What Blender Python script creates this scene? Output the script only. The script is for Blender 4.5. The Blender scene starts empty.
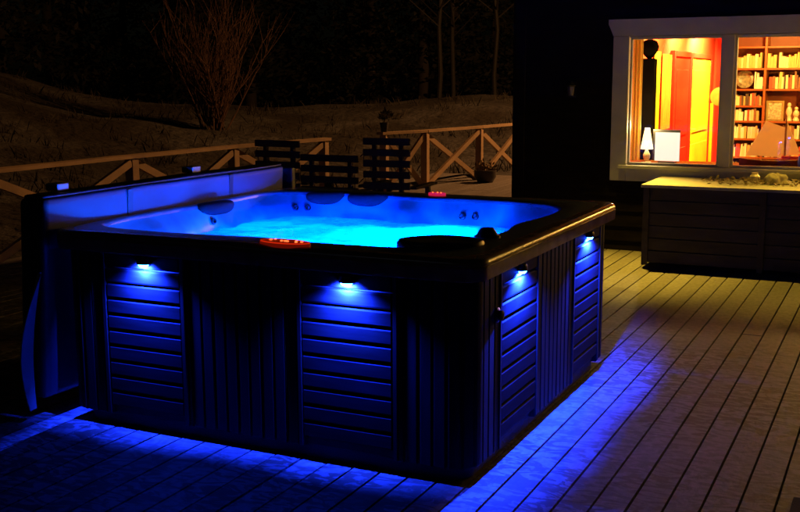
import bpy, bmesh, math, random
from mathutils import Vector, Matrix, noise
random.seed(7)
R = math.radians
scene = bpy.context.scene
COL = scene.collection

# ------------------------------------------------------------------ helpers
class MB:
    """collects shapes into one mesh"""
    def __init__(self):
        self.v = []; self.f = []; self.mi = []; self.m = 0
    def add(self, vs, fs):
        b = len(self.v)
        self.v += [tuple(p) for p in vs]
        for f in fs:
            self.f.append([i + b for i in f]); self.mi.append(self.m)
        return self
    def box(self, x0, x1, y0, y1, z0, z1, mat=None):
        vs = [Vector((x, y, z)) for z in (z0, z1) for y in (y0, y1) for x in (x0, x1)]
        if mat is not None: vs = [mat @ p for p in vs]
        return self.add(vs, [(0, 2, 3, 1), (4, 5, 7, 6), (0, 1, 5, 4), (2, 6, 7, 3), (0, 4, 6, 2), (1, 3, 7, 5)])
    def bbox(self, x0, x1, y0, y1, z0, z1, b=.004, mat=None):
        """box with chamfered edges"""
        bm = bmesh.new(); bmesh.ops.create_cube(bm, size=1)
        for q in bm.verts:
            q.co = Vector(((x0+x1)/2 + q.co.x*(x1-x0), (y0+y1)/2 + q.co.y*(y1-y0), (z0+z1)/2 + q.co.z*(z1-z0)))
        bmesh.ops.bevel(bm, geom=list(bm.edges), offset=b, segments=2, profile=.6, affect='EDGES')
        if mat is not None: bmesh.ops.transform(bm, matrix=mat, verts=bm.verts)
        return self.bm(bm)
    def bm(self, bm):
        bm.verts.index_update()
        self.add([q.co for q in bm.verts], [[q.index for q in f.verts] for f in bm.faces])
        bm.free(); return self
    def bar(self, a, b, w, t, up=(0, 0, 1)):
        """rectangular bar from a to b: w wide (across), t thick (along up)"""
        a = Vector(a); b = Vector(b); d = (b-a).normalized(); u = Vector(up)
        s = d.cross(u).normalized(); u = s.cross(d).normalized()
        vs = [p + s*w/2*i + u*t/2*j for p in (a, b) for j in (-1, 1) for i in (-1, 1)]
        return self.add(vs, [(0, 1, 3, 2), (4, 6, 7, 5), (0, 4, 5, 1), (2, 3, 7, 6), (0, 2, 6, 4), (1, 5, 7, 3)])
    def tube(self, pts, rad, n=8, cap=True):
        pts = [Vector(p) for p in pts]
        if not isinstance(rad, (list, tuple)): rad = [rad]*len(pts)
        rings = []; u = None
        for i, p in enumerate(pts):
            d = (pts[min(i+1, len(pts)-1)] - pts[max(i-1, 0)]).normalized()
            if u is None:
                u = d.orthogonal().normalized()
            else:
                u = (u - d*u.dot(d)).normalized()
            w = d.cross(u)
            rings.append([p + (u*math.cos(2*math.pi*k/n) + w*math.sin(2*math.pi*k/n))*rad[i] for k in range(n)])
        vs = [q for r in rings for q in r]; fs = []
        for i in range(len(pts)-1):
            for k in range(n):
                fs.append((i*n+k, i*n+(k+1) % n, (i+1)*n+(k+1) % n, (i+1)*n+k))
        if cap:
            fs.append(list(range(n))[::-1]); fs.append([(len(pts)-1)*n+k for k in range(n)])
        return self.add(vs, fs)
    def lathe(self, prof, c=(0, 0, 0), n=24, mat=None, sx=1, sy=1):
        c = Vector(c); vs = []; fs = []
        for r, z in prof:
            for k in range(n):
                p = Vector((math.cos(2*math.pi*k/n)*r*sx, math.sin(2*math.pi*k/n)*r*sy, z))
                if mat is not None: p = mat @ p
                vs.append(p + c)
        for i in range(len(prof)-1):
            for k in range(n):
                fs.append((i*n+k, i*n+(k+1) % n, (i+1)*n+(k+1) % n, (i+1)*n+k))
        fs.append(list(range(n))[::-1]); fs.append([(len(prof)-1)*n+k for k in range(n)])
        return self.add(vs, fs)
    def prism(self, poly, ext):
        """planar polygon (3-D points) extruded by the vector ext"""
        e = Vector(ext); n = len(poly); vs = [Vector(p) for p in poly] + [Vector(p)+e for p in poly]
        fs = [list(range(n))[::-1], [n+k for k in range(n)]] + [(k, (k+1) % n, n+(k+1) % n, n+k) for k in range(n)]
        return self.add(vs, fs)
    def build(self, name, mat, parent=None, smooth=False, loc=None, ang=40):
        me = bpy.data.meshes.new(name); me.from_pydata(self.v, [], self.f)
        mats = mat if isinstance(mat, (list, tuple)) else [mat]
        for m in mats: me.materials.append(m)
        for p, i in zip(me.polygons, self.mi): p.material_index = i
        bm = bmesh.new(); bm.from_mesh(me); bmesh.ops.recalc_face_normals(bm, faces=bm.faces); bm.to_mesh(me); bm.free()
        if smooth:
            me.shade_smooth(); me.set_sharp_from_angle(angle=R(ang))
        o = bpy.data.objects.new(name, me); COL.objects.link(o)
        if parent is not None: o.parent = parent
        if loc is not None: o.location = loc
        return o

def tag(o, label=None, cat=None, group=None, kind=None):
    if label: o['label'] = label
    if cat: o['category'] = cat
    if group: o['group'] = group
    if kind: o['kind'] = kind
    return o
def empty(name, loc=(0, 0, 0), rz=0, **kw):
    o = bpy.data.objects.new(name, None); COL.objects.link(o)
    o.location = loc; o.rotation_euler = (0, 0, rz); o.empty_display_size = .1
    return tag(o, **kw)
def copy_tree(o, parent=None):
    c = o.copy(); COL.objects.link(c)
    if parent is not None: c.parent = parent
    for ch in [k for k in scene.objects if k.parent == o]: copy_tree(ch, c)
    return c

# ------------------------------------------------------------------ materials
def nodes(name):
    m = bpy.data.materials.new(name); m.use_nodes = True
    nt = m.node_tree; b = nt.nodes['Principled BSDF']
    return m, nt, b
def setc(s, c): s.default_value = (c[0], c[1], c[2], 1)
def simple(name, col, rough=.6, var=.25, scale=8, metal=0, bump=0, bscale=60, stretch=(1, 1, 1), spec=None, coat=0):
    m, nt, b = nodes(name); N = nt.nodes.new; L = nt.links.new
    tc = N('ShaderNodeTexCoord'); mp = N('ShaderNodeMapping'); mp.inputs['Scale'].default_value = stretch
    L(tc.outputs['Object'], mp.inputs[0])
    nz = N('ShaderNodeTexNoise'); nz.inputs['Scale'].default_value = scale; nz.inputs['Detail'].default_value = 5
    L(mp.outputs[0], nz.inputs['Vector'])
    rp = N('ShaderNodeValToRGB')
    setc2 = lambda e, k: setattr(e, 'color', (min(col[0]*k, 1), min(col[1]*k, 1), min(col[2]*k, 1), 1))
    rp.color_ramp.elements[0].position = .3; rp.color_ramp.elements[1].position = .72
    setc2(rp.color_ramp.elements[0], 1-var); setc2(rp.color_ramp.elements[1], 1+var)
    L(nz.outputs['Fac'], rp.inputs[0]); L(rp.outputs[0], b.inputs['Base Color'])
    b.inputs['Roughness'].default_value = rough; b.inputs['Metallic'].default_value = metal
    if spec is not None: b.inputs['Specular IOR Level'].default_value = spec
    if coat: b.inputs['Coat Weight'].default_value = coat
    if bump:
        n2 = N('ShaderNodeTexNoise'); n2.inputs['Scale'].default_value = bscale; n2.inputs['Detail'].default_value = 4
        L(mp.outputs[0], n2.inputs['Vector'])
        bp = N('ShaderNodeBump'); bp.inputs['Strength'].default_value = bump; bp.inputs['Distance'].default_value = .01
        L(n2.outputs['Fac'], bp.inputs['Height']); L(bp.outputs[0], b.inputs['Normal'])
    return m
def emit(name, col, st, base=(.02, .02, .02)):
    m, nt, b = nodes(name)
    setc(b.inputs['Base Color'], base); setc(b.inputs['Emission Color'], col); b.inputs['Emission Strength'].default_value = st
    return m

def clear(name, tint, rough, bump, bscale, cloud=0):
    """clear sheet: transparent with a Fresnel reflection, so lamps behind it light what is in front"""
    m = bpy.data.materials.new(name); m.use_nodes = True; nt = m.node_tree; nt.nodes.clear(); N = nt.nodes.new; L = nt.links.new
    o = N('ShaderNodeOutputMaterial'); mx = N('ShaderNodeMixShader'); fr = N('ShaderNodeFresnel'); fr.inputs['IOR'].default_value = 1.33
    t = N('ShaderNodeBsdfTransparent'); setc(t.inputs[0], tint); g = N('ShaderNodeBsdfGlossy'); g.inputs['Roughness'].default_value = rough
    ms = N('ShaderNodeMixShader'); tr = N('ShaderNodeBsdfTranslucent'); setc(tr.inputs[0], (.75, .9, 1)); ms.inputs[0].default_value = cloud
    if cloud:
        t2 = N('ShaderNodeTexCoord'); n2 = N('ShaderNodeTexNoise'); n2.inputs['Scale'].default_value = 3.2; n2.inputs['Detail'].default_value = 5; n2.inputs['Distortion'].default_value = 1.2
        L(t2.outputs['Object'], n2.inputs['Vector']); mr = N('ShaderNodeMapRange'); mr.inputs['From Min'].default_value = .38; mr.inputs['From Max'].default_value = .60
        mr.inputs['To Min'].default_value = .40; mr.inputs['To Max'].default_value = cloud; L(n2.outputs['Fac'], mr.inputs['Value']); L(mr.outputs[0], ms.inputs[0])
    L(t.outputs[0], ms.inputs[1]); L(tr.outputs[0], ms.inputs[2])
    L(fr.outputs[0], mx.inputs[0]); L(ms.outputs[0], mx.inputs[1]); L(g.outputs[0], mx.inputs[2]); L(mx.outputs[0], o.inputs[0])
    if bump:
        tc = N('ShaderNodeTexCoord'); nz = N('ShaderNodeTexNoise'); nz.inputs['Scale'].default_value = bscale; nz.inputs['Detail'].default_value = 3
        nz.inputs['Distortion'].default_value = .8
        L(tc.outputs['Object'], nz.inputs['Vector']); bp = N('ShaderNodeBump'); bp.inputs['Strength'].default_value = bump; bp.inputs['Distance'].default_value = .03
        L(nz.outputs['Fac'], bp.inputs['Height']); L(bp.outputs[0], g.inputs['Normal']); L(bp.outputs[0], fr.inputs['Normal'])
    return m

def cloth_mat(name, col, tr, stretch):
    m = simple(name, col, .8, .1, 4, stretch=stretch); nt = m.node_tree; b = nt.nodes['Principled BSDF']; out = nt.nodes['Material Output']
    t = nt.nodes.new('ShaderNodeBsdfTranslucent'); setc(t.inputs[0], col); mx = nt.nodes.new('ShaderNodeMixShader'); mx.inputs[0].default_value = tr
    nt.links.new(b.outputs[0], mx.inputs[1]); nt.links.new(t.outputs[0], mx.inputs[2]); nt.links.new(mx.outputs[0], out.inputs[0])
    return m

def deck_material():
    m, nt, b = nodes('frosted_deck_boards'); N = nt.nodes.new; L = nt.links.new
    tc = N('ShaderNodeTexCoord'); geo = N('ShaderNodeNewGeometry')
    def nz(scale, detail, stretch, dist=0):
        mp = N('ShaderNodeMapping'); mp.inputs['Scale'].default_value = stretch; L(tc.outputs['Object'], mp.inputs[0])
        n = N('ShaderNodeTexNoise'); n.inputs['Scale'].default_value = scale; n.inputs['Detail'].default_value = detail; n.inputs['Distortion'].default_value = dist
        L(mp.outputs[0], n.inputs['Vector']); return n.outputs['Fac']
    def ramp(src, p0, p1, c0=0, c1=1):
        r = N('ShaderNodeMapRange'); r.inputs['From Min'].default_value = p0; r.inputs['From Max'].default_value = p1
        r.inputs['To Min'].default_value = c0; r.inputs['To Max'].default_value = c1; r.interpolation_type = 'SMOOTHSTEP'
        L(src, r.inputs['Value']); return r.outputs[0]
    def math_(op, a, c):
        n = N('ShaderNodeMath'); n.operation = op
        for i, q in enumerate((a, c)):
            if isinstance(q, (int, float)): n.inputs[i].default_value = q
            else: L(q, n.inputs[i])
        n.use_clamp = True; return n.outputs[0]
    sx = N('ShaderNodeSeparateXYZ'); L(tc.outputs['Object'], sx.inputs[0])
    grain = nz(3.5, 6, (22, 1.2, 1), .4)
    fine = nz(38, 6, (1, .55, 1))
    scuff = nz(8.5, 9, (.75, 1.6, 1), 2.2)       # trodden frost: wavy streaks across the boards
    patch = nz(.8, 3, (1, 1, 1), .6)
    rd = N('ShaderNodeTexNoise'); rd.noise_type = 'RIDGED_MULTIFRACTAL'; rd.inputs['Scale'].default_value = 7.5; rd.inputs['Detail'].default_value = 8; rd.inputs['Distortion'].default_value = .9
    mpr = N('ShaderNodeMapping'); mpr.inputs['Scale'].default_value = (.8, 2.0, 1); L(tc.outputs['Object'], mpr.inputs[0]); L(mpr.outputs[0], rd.inputs['Vector'])
    ridge = rd.outputs['Fac']
    tread = ramp(sx.outputs['Y'], 3.6, 2.0)      # trodden where people walk round the tub
    s1 = math_('MULTIPLY', ramp(scuff, .45, .56), tread)
    s1 = math_('MULTIPLY', s1, ramp(patch, .35, .6, .35, 1))
    rl = math_('MULTIPLY', ramp(ridge, .62, .95), tread)
    s1 = math_('MAXIMUM', s1, math_('MULTIPLY', rl, .8))
    bare = math_('ADD', s1, math_('MULTIPLY', ramp(patch, .66, .74), .5))
    wood = N('ShaderNodeMix'); wood.data_type = 'RGBA'
    L(grain, wood.inputs['Factor']); wood.inputs['A'].default_value = (.04, .027, .018, 1); wood.inputs['B'].default_value = (.09, .064, .044, 1)
    fr = N('ShaderNodeMix'); fr.data_type = 'RGBA'; L(fine, fr.inputs['Factor'])
    fr.inputs['A'].default_value = (.08, .075, .074, 1); fr.inputs['B'].default_value = (.38, .36, .355, 1)
    rnd = N('ShaderNodeMapRange'); L(geo.outputs['Random Per Island'], rnd.inputs['Value']); rnd.inputs['To Min'].default_value = .55; rnd.inputs['To Max'].default_value = .9
    fa = math_('SUBTRACT', rnd.outputs[0], bare)
    fa = math_('SUBTRACT', fa, ramp(grain, .62, .75, 0, .35))
    mx = N('ShaderNodeMix'); mx.data_type = 'RGBA'; L(fa, mx.inputs['Factor']); L(wood.outputs['Result'], mx.inputs['A']); L(fr.outputs['Result'], mx.inputs['B'])
    L(mx.outputs['Result'], b.inputs['Base Color'])
    b.inputs['Roughness'].default_value = .62
    h = math_('ADD', math_('MULTIPLY', fine, .25), math_('SUBTRACT', .7, math_('MULTIPLY', rl, .6)))
    bp = N('ShaderNodeBump'); bp.inputs['Strength'].default_value = .6; bp.inputs['Distance'].default_value = .02
    L(h, bp.inputs['Height']); L(bp.outputs[0], b.inputs['Normal'])
    return m

def snow_material():
    m, nt, b = nodes('old_snow_and_grass'); N = nt.nodes.new; L = nt.links.new
    tc = N('ShaderNodeTexCoord'); n = N('ShaderNodeTexNoise'); n.inputs['Scale'].default_value = .55; n.inputs['Detail'].default_value = 7; n.inputs['Distortion'].default_value = .8
    mp = N('ShaderNodeMapping'); mp.inputs['Scale'].default_value = (1, .8, 1); L(tc.outputs['Object'], mp.inputs[0]); L(mp.outputs[0], n.inputs['Vector'])
    r = N('ShaderNodeValToRGB'); e = r.color_ramp.elements
    e[0].position = .42; e[0].color = (.014, .010, .007, 1); e[1].position = .70; e[1].color = (.065, .063, .064, 1)
    L(n.outputs['Fac'], r.inputs[0]); L(r.outputs[0], b.inputs['Base Color']); b.inputs['Roughness'].default_value = .85
    n2 = N('ShaderNodeTexNoise'); n2.inputs['Scale'].default_value = 5; n2.inputs['Detail'].default_value = 6; L(tc.outputs['Object'], n2.inputs['Vector'])
    bp = N('ShaderNodeBump'); bp.inputs['Strength'].default_value = .8; bp.inputs['Distance'].default_value = .15; L(n2.outputs['Fac'], bp.inputs['Height']); L(bp.outputs[0], b.inputs['Normal'])
    return m

M = dict(
    deck=deck_material(), snow=snow_material(),
    rim=simple('dark_brown_acrylic_rim', (.24, .165, .11), .22, .25, 14, bump=.012, bscale=60),
    flange=simple('grey_acrylic_flange', (.12, .16, .22), .3, .2, 20, bump=.04, bscale=90),
    cabinet=simple('charcoal_cabinet', (.010, .0095, .010), .65, .3, 6, bump=.04, bscale=40, stretch=(6, 6, .6), spec=.15),
    slat=simple('grey_slats', (.0145, .0135, .0148), .7, .3, 5, bump=.012, bscale=40, stretch=(1, 1, 7), spec=.04),
    plinth=simple('black_plinth', (.012, .012, .012), .8),
    shell=simple('pale_blue_acrylic_shell', (.13, .44, .62), .3, .12, 18),
    pillow=simple('dark_vinyl_pillow', (.006, .006, .008), .7, spec=.2),
    chrome=simple('dark_jet_plastic', (.05, .05, .06), .3),
    black=simple('black_plastic', (.015, .015, .016), .35),
    lens=emit('lit_blue_lens', (.006, .05, 1), 260),
    uwlens=emit('lit_underwater_lens', (.0, .35, 1), 12),
    water=clear('water', (.82, .95, 1), .02, .35, 5, .8),
    flapvinyl=simple('lit_flap_vinyl', (.22, .23, .25), .5, .1, 10),  # cover vinyl made paler here, so the flap carries the blue light
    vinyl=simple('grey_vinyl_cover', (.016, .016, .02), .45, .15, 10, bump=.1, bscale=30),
    vinyl_lit=simple('lit_cover_lining', (.038, .055, .088), .55, .10, 3, bump=.15, bscale=6),  # lining with the blue tub glow put into its colour
    redpanel=emit('backlit_red_keypad', (1, .03, .004), .10, (.10, .01, .01)),
    redled=emit('red_leds', (1, .12, .03), 3),
    redring=emit('red_ring', (1, .03, .004), .6),
    pinkpanel=emit('backlit_pink_keypad', (1, .02, .10), .5, (.1, .01, .02)),
    fence=simple('fence_timber', (.40, .27, .15), .75, .25, 3, bump=.2, bscale=30),
    darkwood=simple('dark_stained_timber', (.035, .026, .022), .7, .35, 4, bump=.2, bscale=40, stretch=(1, 1, 5)),
    chair=simple('weathered_chair_timber', (.11, .08, .07), .7, .3, 5, bump=.2, bscale=40),
    siding=simple('black_brown_siding', (.012, .009, .007), .95, .4, 3, bump=.2, bscale=30, stretch=(1, 1, 8), spec=.08),
    roof=simple('dark_roof', (.03, .03, .032), .9),
    white=simple('white_window_paint', (.58, .58, .62), .5, .08, 6, bump=.05),
    glass=clear('window_glass', (.97, .98, .97), .01, 0, 1),
    redwall=simple('red_wall_paint', (.62, .022, .006), .7, .12, 3),
    redpaint=simple('red_door_paint', (.66, .010, .004), .45, .12, 4),
    yellow=simple('yellow_door_paint', (.86, .74, .03), .5, .12, 4),
    orange=simple('orange_fabric', (.75, .30, .04), .8, .3, 9, stretch=(6, 6, .5)),
    ceil=simple('cream_ceiling', (.78, .62, .22), .8, .05),
    floor=simple('pine_floor', (.30, .17, .08), .5, .2, 4),
    shelf=simple('pine_bookcase', (.30, .08, .010), .5, .15, 5, stretch=(1, 1, 4)),
    shelfback=simple('orange_bookcase_back', (.22, .05, .008), .6, .15, 5),
    curtain=cloth_mat('cream_curtain', (.85, .74, .36), .8, (8, 8, .4)),
    blackwood=simple('black_lacquer', (.004, .0035, .0035), .9, spec=.05),
    shade=emit('lit_lamp_shade', (1, .78, .34), 2.6, (.8, .75, .6)),
    bulb=emit('lit_bulb', (1, .62, .2), 12),
    screen=emit('lit_screen', (1, .90, .72), 1.1),
    ceramic=simple('pale_ceramic', (.7, .6, .38), .35, .2, 20),
    sail=cloth_mat('canvas_sail', (.88, .82, .70), .85, (1, 1, 1)),
    hull=simple('dark_red_hull', (.12, .02, .012), .4, .3, 8),
    red=simple('red_paint', (.7, .03, .02), .4),
    blue=simple('blue_paint', (.02, .06, .75), .4),
    paper=simple('print_paper', (.5, .42, .25), .7, .6, 40),
    plate=simple('grey_green_plate', (.20, .22, .12), .4, .5, 30),
    brass=simple('brass', (.75, .5, .12), .3, .2, 10, metal=.4),
    bark=simple('bare_stem_bark', (.07, .034, .02), .85, .3, 10),
    drygrass=simple('dry_grass_blades', (.022, .018, .012), .9, .4, 3),
    trunk=simple('conifer_bark', (.009, .007, .006), .9, .3, 6),
    birch=simple('birch_bark', (.004, .0035, .003), .8, .4, 3, stretch=(1, 1, .5)),
    needles=simple('conifer_needles', (.003, .0045, .0025), .8, .4, 3),
    leaf=simple('winter_leaves', (.14, .12, .05), .7, .5, 15),
    dryleaf=simple('dry_leaves', (.20, .14, .07), .7, .5, 15),
    pot=simple('dark_pot', (.03, .025, .03), .5, .2, 8),
    bone=simple('crumpled_cloth', (.38, .33, .24), .9, .25, 20, bump=.2),
    steel=simple('galvanised_steel', (.3, .3, .3), .4, .15, 10, metal=.8),
    mat=simple('dark_rubber_mat', (.02, .018, .018), .9, .3, 30, bump=.3, bscale=120),
)
LEAFY = [simple('book_cream', (.75, .62, .34), .7, .2, 30), simple('book_ochre', (.62, .40, .12), .7, .2, 30), simple('book_brown', (.22, .10, .04), .7, .2, 30),
         simple('book_red', (.55, .07, .03), .7, .2, 30), simple('book_dark', (.06, .05, .03), .7, .2, 30), simple('book_white', (.85, .78, .58), .7, .1, 30)]
BOOKCOL = ['cream', 'ochre', 'brown', 'red', 'dark', 'white']

# ------------------------------------------------------------------ world, moon
w = bpy.data.worlds.new('World'); scene.world = w; w.use_nodes = True
nt = w.node_tree; bg = nt.nodes['Background']; sky = nt.nodes.new('ShaderNodeTexSky'); sky.sky_type = 'NISHITA'; sky.sun_disc = False
sky.sun_elevation = R(8); sky.sun_rotation = R(140); nt.links.new(sky.outputs[0], bg.inputs[0]); bg.inputs[1].default_value = .00022
sl = bpy.data.lights.new('moon', 'SUN'); sl.energy = .004; sl.angle = R(.5); sl.color = (.7, .8, 1)
so = bpy.data.objects.new('moon', sl); COL.objects.link(so); so.rotation_euler = (R(60), 0, R(-30)); so.location = (0, 0, 12)

# ------------------------------------------------------------------ camera
cd = bpy.data.cameras.new('camera'); cam = bpy.data.objects.new('camera', cd); COL.objects.link(cam); scene.camera = cam
cd.sensor_width = 36; cd.lens = 36*1047.27/800; cd.clip_end = 400; cd.clip_start = .05
yaw, pitch, roll = .4492, .1676, -.0041
f = Vector((-math.sin(yaw)*math.cos(pitch), math.cos(yaw)*math.cos(pitch), -math.sin(pitch)))
r0 = Vector((math.cos(yaw), math.sin(yaw), 0)); u0 = r0.cross(f)
rr = r0*math.cos(roll) + u0*math.sin(roll); uu = u0*math.cos(roll) - r0*math.sin(roll)
mw = Matrix((rr, uu, -f)).transposed().to_4x4(); mw.translation = (3.5842, -3.6866, 1.6143); cam.matrix_world = mw

# ------------------------------------------------------------------ deck
HX, HY = .13, 6.1        # house corner / outer wall face
mb = MB(); P = .127; x = -3.75
while x < 6.9:
    y = -4.4 - random.uniform(0, 2)
    yend = 13.0 if x + P < HX else 6.09
    while y < yend - .01:
        L_ = random.uniform(3.0, 4.8); y1 = min(y + L_, yend)
        if y1 > -4.4: mb.box(x, x + P - .010, max(y, -4.4), y1 - .003, -.03 + random.uniform(-.0015, .001), 0)
        y = y1
    x += P
for v in range(0, len(mb.v), 8):
    for k in range(4, 8):
        p = mb.v[v+k]; mb.v[v+k] = (p[0], p[1], mb.v[v][2] + .03)
tag(mb.build('deck', M['deck']), kind='structure')

# ------------------------------------------------------------------ snowy ground and slope
def sm(a, b, t):
    t = max(0, min(1, (t-a)/(b-a))); return t*t*(3-2*t)
def lerp_tab(tab, t):
    if t <= tab[0][0]: return tab[0][1]
    for (a, va), (b, vb) in zip(tab, tab[1:]):
        if t <= b: return va + (vb-va)*(t-a)/(b-a)
    return tab[-1][1]
CX, CY = 3.58, -3.69
RIDGE = [(-1.2, 2.9), (-1.02, 2.55), (-.90, 2.15), (-.83, 1.95), (-.76, 1.35), (-.68, .98), (-.54, .80), (-.45, .98), (-.34, 1.22), (0, 1.3), (.6, 1.0)]
def ground_z(x, y):
    dx = max(-3.95 - x, 0); dy = max(y - 13.2, 0); d = math.hypot(dx, dy)
    ang = math.atan2(x-CX, y-CY)
    dist = math.hypot(x-CX, y-CY)
    h = lerp_tab(RIDGE, ang)
    t = sm(0, 1, (dist-15.5)/15)
    if d <= 0: return -.32
    z = -.32 + (h+.32)*(.75*t + .25*sm(0, 9, d))
    if dist > 30.5: z -= min(1.6, (dist-30.5)*.22)
    k = min(1, d/2.5)
    z += k*(.20*noise.noise((x*.28, y*.28, 1.3)) + .10*noise.noise((x*.8, y*.8, 4.1)))
    return z
mb = MB(); xs = [-60 + i*.62 for i in range(175)]; ys = [-12 + i*.55 for i in range(150)]
for yy in ys:
    for xx in xs: mb.v.append((xx, yy, ground_z(xx, yy)))
n = len(xs)
for j in range(len(ys)-1):
    for i in range(n-1): mb.f.append((j*n+i, j*n+i+1, (j+1)*n+i+1, (j+1)*n+i)); mb.mi.append(0)
tag(mb.build('snowy_ground', M['snow'], smooth=True, ang=180), kind='structure')
mb = MB(); mb.box(-400, 400, -300, 400, -3.2, -3.0)
tag(mb.build('ground', M['snow']), kind='structure')

# ------------------------------------------------------------------ hot tub
X0, X1, Y0, Y1 = .030, 2.115, .005, 2.06      # cabinet faces
TC = Vector((1.07, 1.035, 0))
def rrect_pts(x0, x1, y0, y1, r, step=.01, nc=16):
    """rounded rectangle, counter-clockwise: (x, y, nx, ny, side, s) with s the running coordinate on that side"""
    out = []
    def line(ax, ay, bx, by, nx, ny, side):
        L_ = math.hypot(bx-ax, by-ay); k = max(1, int(L_/step))
        for i in range(k):
            t = i/k; px, py = ax+(bx-ax)*t, ay+(by-ay)*t
            out.append((px, py, nx, ny, side))
    def arc(cx, cy, a0):
        for i in range(nc):
            a = a0 + math.pi/2*i/nc; out.append((cx+r*math.cos(a), cy+r*math.sin(a), math.cos(a), math.sin(a), 'c'))
    line(x0+r, y0, x1-r, y0, 0, -1, 'front'); arc(x1-r, y0+r, -math.pi/2)
    line(x1, y0+r, x1, y1-r, 1, 0, 'right'); arc(x1-r, y1-r, 0)
    line(x1-r, y1, x0+r, y1, 0, 1, 'back'); arc(x0+r, y1-r, math.pi/2)
    line(x0, y1-r, x0, y0+r, -1, 0, 'left'); arc(x0+r, y0+r, math.pi)
    return out
PF = [(.300, .715), (1.345, 1.765)]           # slatted panels along x on the front (and back)
PR = [(.335, .790), (1.400, 1.855)]           # along y on the right (and left)
LF = [.527, 1.567]; LR = [.555, 1.625]
tub = empty('hot_tub', (0, 0, 0), label='square hot tub full of glowing blue water, dark slatted sides lit by small blue lamps', cat='hot tub')
tub.location = (0, 0, 0)

mb = MB(); pts = rrect_pts(X0, X1, Y0, Y1, .11, .004, 30); N_ = len(pts)
def cab_off(i, p):
    px, py, nx, ny, side = p
    c = px if side in ('front', 'back') else py
    pan = PF if side in ('front', 'back') else PR
    if side != 'c':
        for a, b in pan:
            if a < c < b: return -.022
            if a-.024 < c < a-.004 or b+.004 < c < b+.024: return .006
            if a-.030 < c <= a or b <= c < b+.030: return -.006
    ph = (acc[i] % .062)/.062
    return -.010 if ph < .16 else (-.004 if ph < .22 else 0)
acc = [0]
for i in range(1, N_): acc.append(acc[-1] + math.hypot(pts[i][0]-pts[i-1][0], pts[i][1]-pts[i-1][1]))
ZS = [.062, .070, .848]
for zi, z in enumerate(ZS):
    for i, p in enumerate(pts):
        o = cab_off(i, p) - (.008 if zi == 0 else 0)
        mb.v.append((p[0]+p[2]*o, p[1]+p[3]*o, z))
for j in range(len(ZS)-1):
    for i in range(N_): mb.f.append((j*N_+i, j*N_+(i+1) % N_, (j+1)*N_+(i+1) % N_, (j+1)*N_+i)); mb.mi.append(0)
mb.f.append(list(range(N_))[::-1]); mb.mi.append(0)
cab = mb.build('cabinet', M['cabinet'], tub, smooth=True, ang=30)
mb = MB(); q = rrect_pts(X0+.045, X1-.045, Y0+.045, Y1-.045, .1, .2, 8)
mb.prism([(a[0], a[1], .001) for a in q], (0, 0, .06)); mb.build('plinth', M['plinth'], tub)

def slat_panel(name, a, b, place):
    """lap siding between a and b; place(c, out, z) -> point"""
    mb = MB(); z0, z1 = .098, .836; ns = 10; ph = (z1-z0)/ns
    for k in range(ns):
        zt = z1 - k*ph; zb = zt - ph
        prof = [(-.0195, zt-.0005), (-.004, zt-.0005), (-.0005, zt-.003), (.0030, zt-.007), (.0026, zb+.016), (.001, zb+.010), (-.008, zb+.006), (-.0195, zb+.005)]
        ring0 = [place(a+.003, o, z) for o, z in prof]; ring1 = [place(b-.003, o, z) for o, z in prof]
        m_ = len(prof); mb.add(ring0 + ring1, [list(range(m_)), [m_+i for i in range(m_)][::-1]] + [(i, (i+1) % m_, m_+(i+1) % m_, m_+i) for i in range(m_)])
    return mb.build(name, M['slat'], tub)
SIDES = {'front': lambda c, o, z: (c, Y0-o, z), 'back': lambda c, o, z: (c, Y1+o, z), 'right': lambda c, o, z: (X1+o, c, z), 'left': lambda c, o, z: (X0-o, c, z)}
for sd, pan in (('front', PF), ('right', PR), ('left', PR), ('back', PF)):
    for a, b in pan: slat_panel('slat_panel', a, b, SIDES[sd])

# rim: a rounded lip from the outer edge to the curvy opening
def polar_pts(fn, n): return [fn(2*math.pi*k/n) for k in range(n)]
def ray_rrect(a, x0, x1, y0, y1, r):
    d = Vector((math.cos(a), math.sin(a))); c = Vector((TC.x, TC.y)); lo, hi = 0, 3
    cx, cy, hx, hy = (x0+x1)/2, (y0+y1)/2, (x1-x0)/2-r, (y1-y0)/2-r
    for _ in range(40):
        m_ = (lo+hi)/2; p = c + d*m_; qx, qy = abs(p.x-cx)-hx, abs(p.y-cy)-hy
        s = math.hypot(max(qx, 0), max(qy, 0)) + min(max(qx, qy), 0) - r
        lo, hi = (m_, hi) if s < 0 else (lo, m_)
    return lo
NA = 900
ANG = []
# denser angles at the corners
for k in range(NA):
    t = 2*math.pi*k/NA; ANG.append(t - .18*math.sin(4*t - math.pi)/4*-1)
def opening_r(a):
    c, s = math.cos(a), math.sin(a); nx = 5.2 if c > 0 else 9.5
    hx = .885 if c > 0 else 1.03
    r = (abs(c/hx)**nx + abs(s/.885)**nx)**(-1/nx)
    r -= .050*max(0, math.cos(4*a))**3 * (1 if s < -.5 or c > .5 else .4)      # shallow waists half-way along each side
    r += .010*math.cos(9*a+.6)
    return r
RO = [ray_rrect(a, .000, 2.160, -.043, 2.108, .10) for a in ANG]
RB = [ray_rrect(a, X0+.02, X1-.02, Y0+.02, Y1-.02, .13) for a in ANG]
RI = [min(opening_r(a), o-.05) for a, o in zip(ANG, RO)]
BW = [min(.031, .4*(o-i)) for o, i in zip(RO, RI)]; CW = [min(.035, .35*(o-i)) for o, i in zip(RO, RI)]
ring = []
def ringpts(rs, z): return [(TC.x+math.cos(a)*r, TC.y+math.sin(a)*r, z) for a, r in zip(ANG, rs)]
zt = .930
prof = []                                      # list of (radius list, z)
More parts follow.
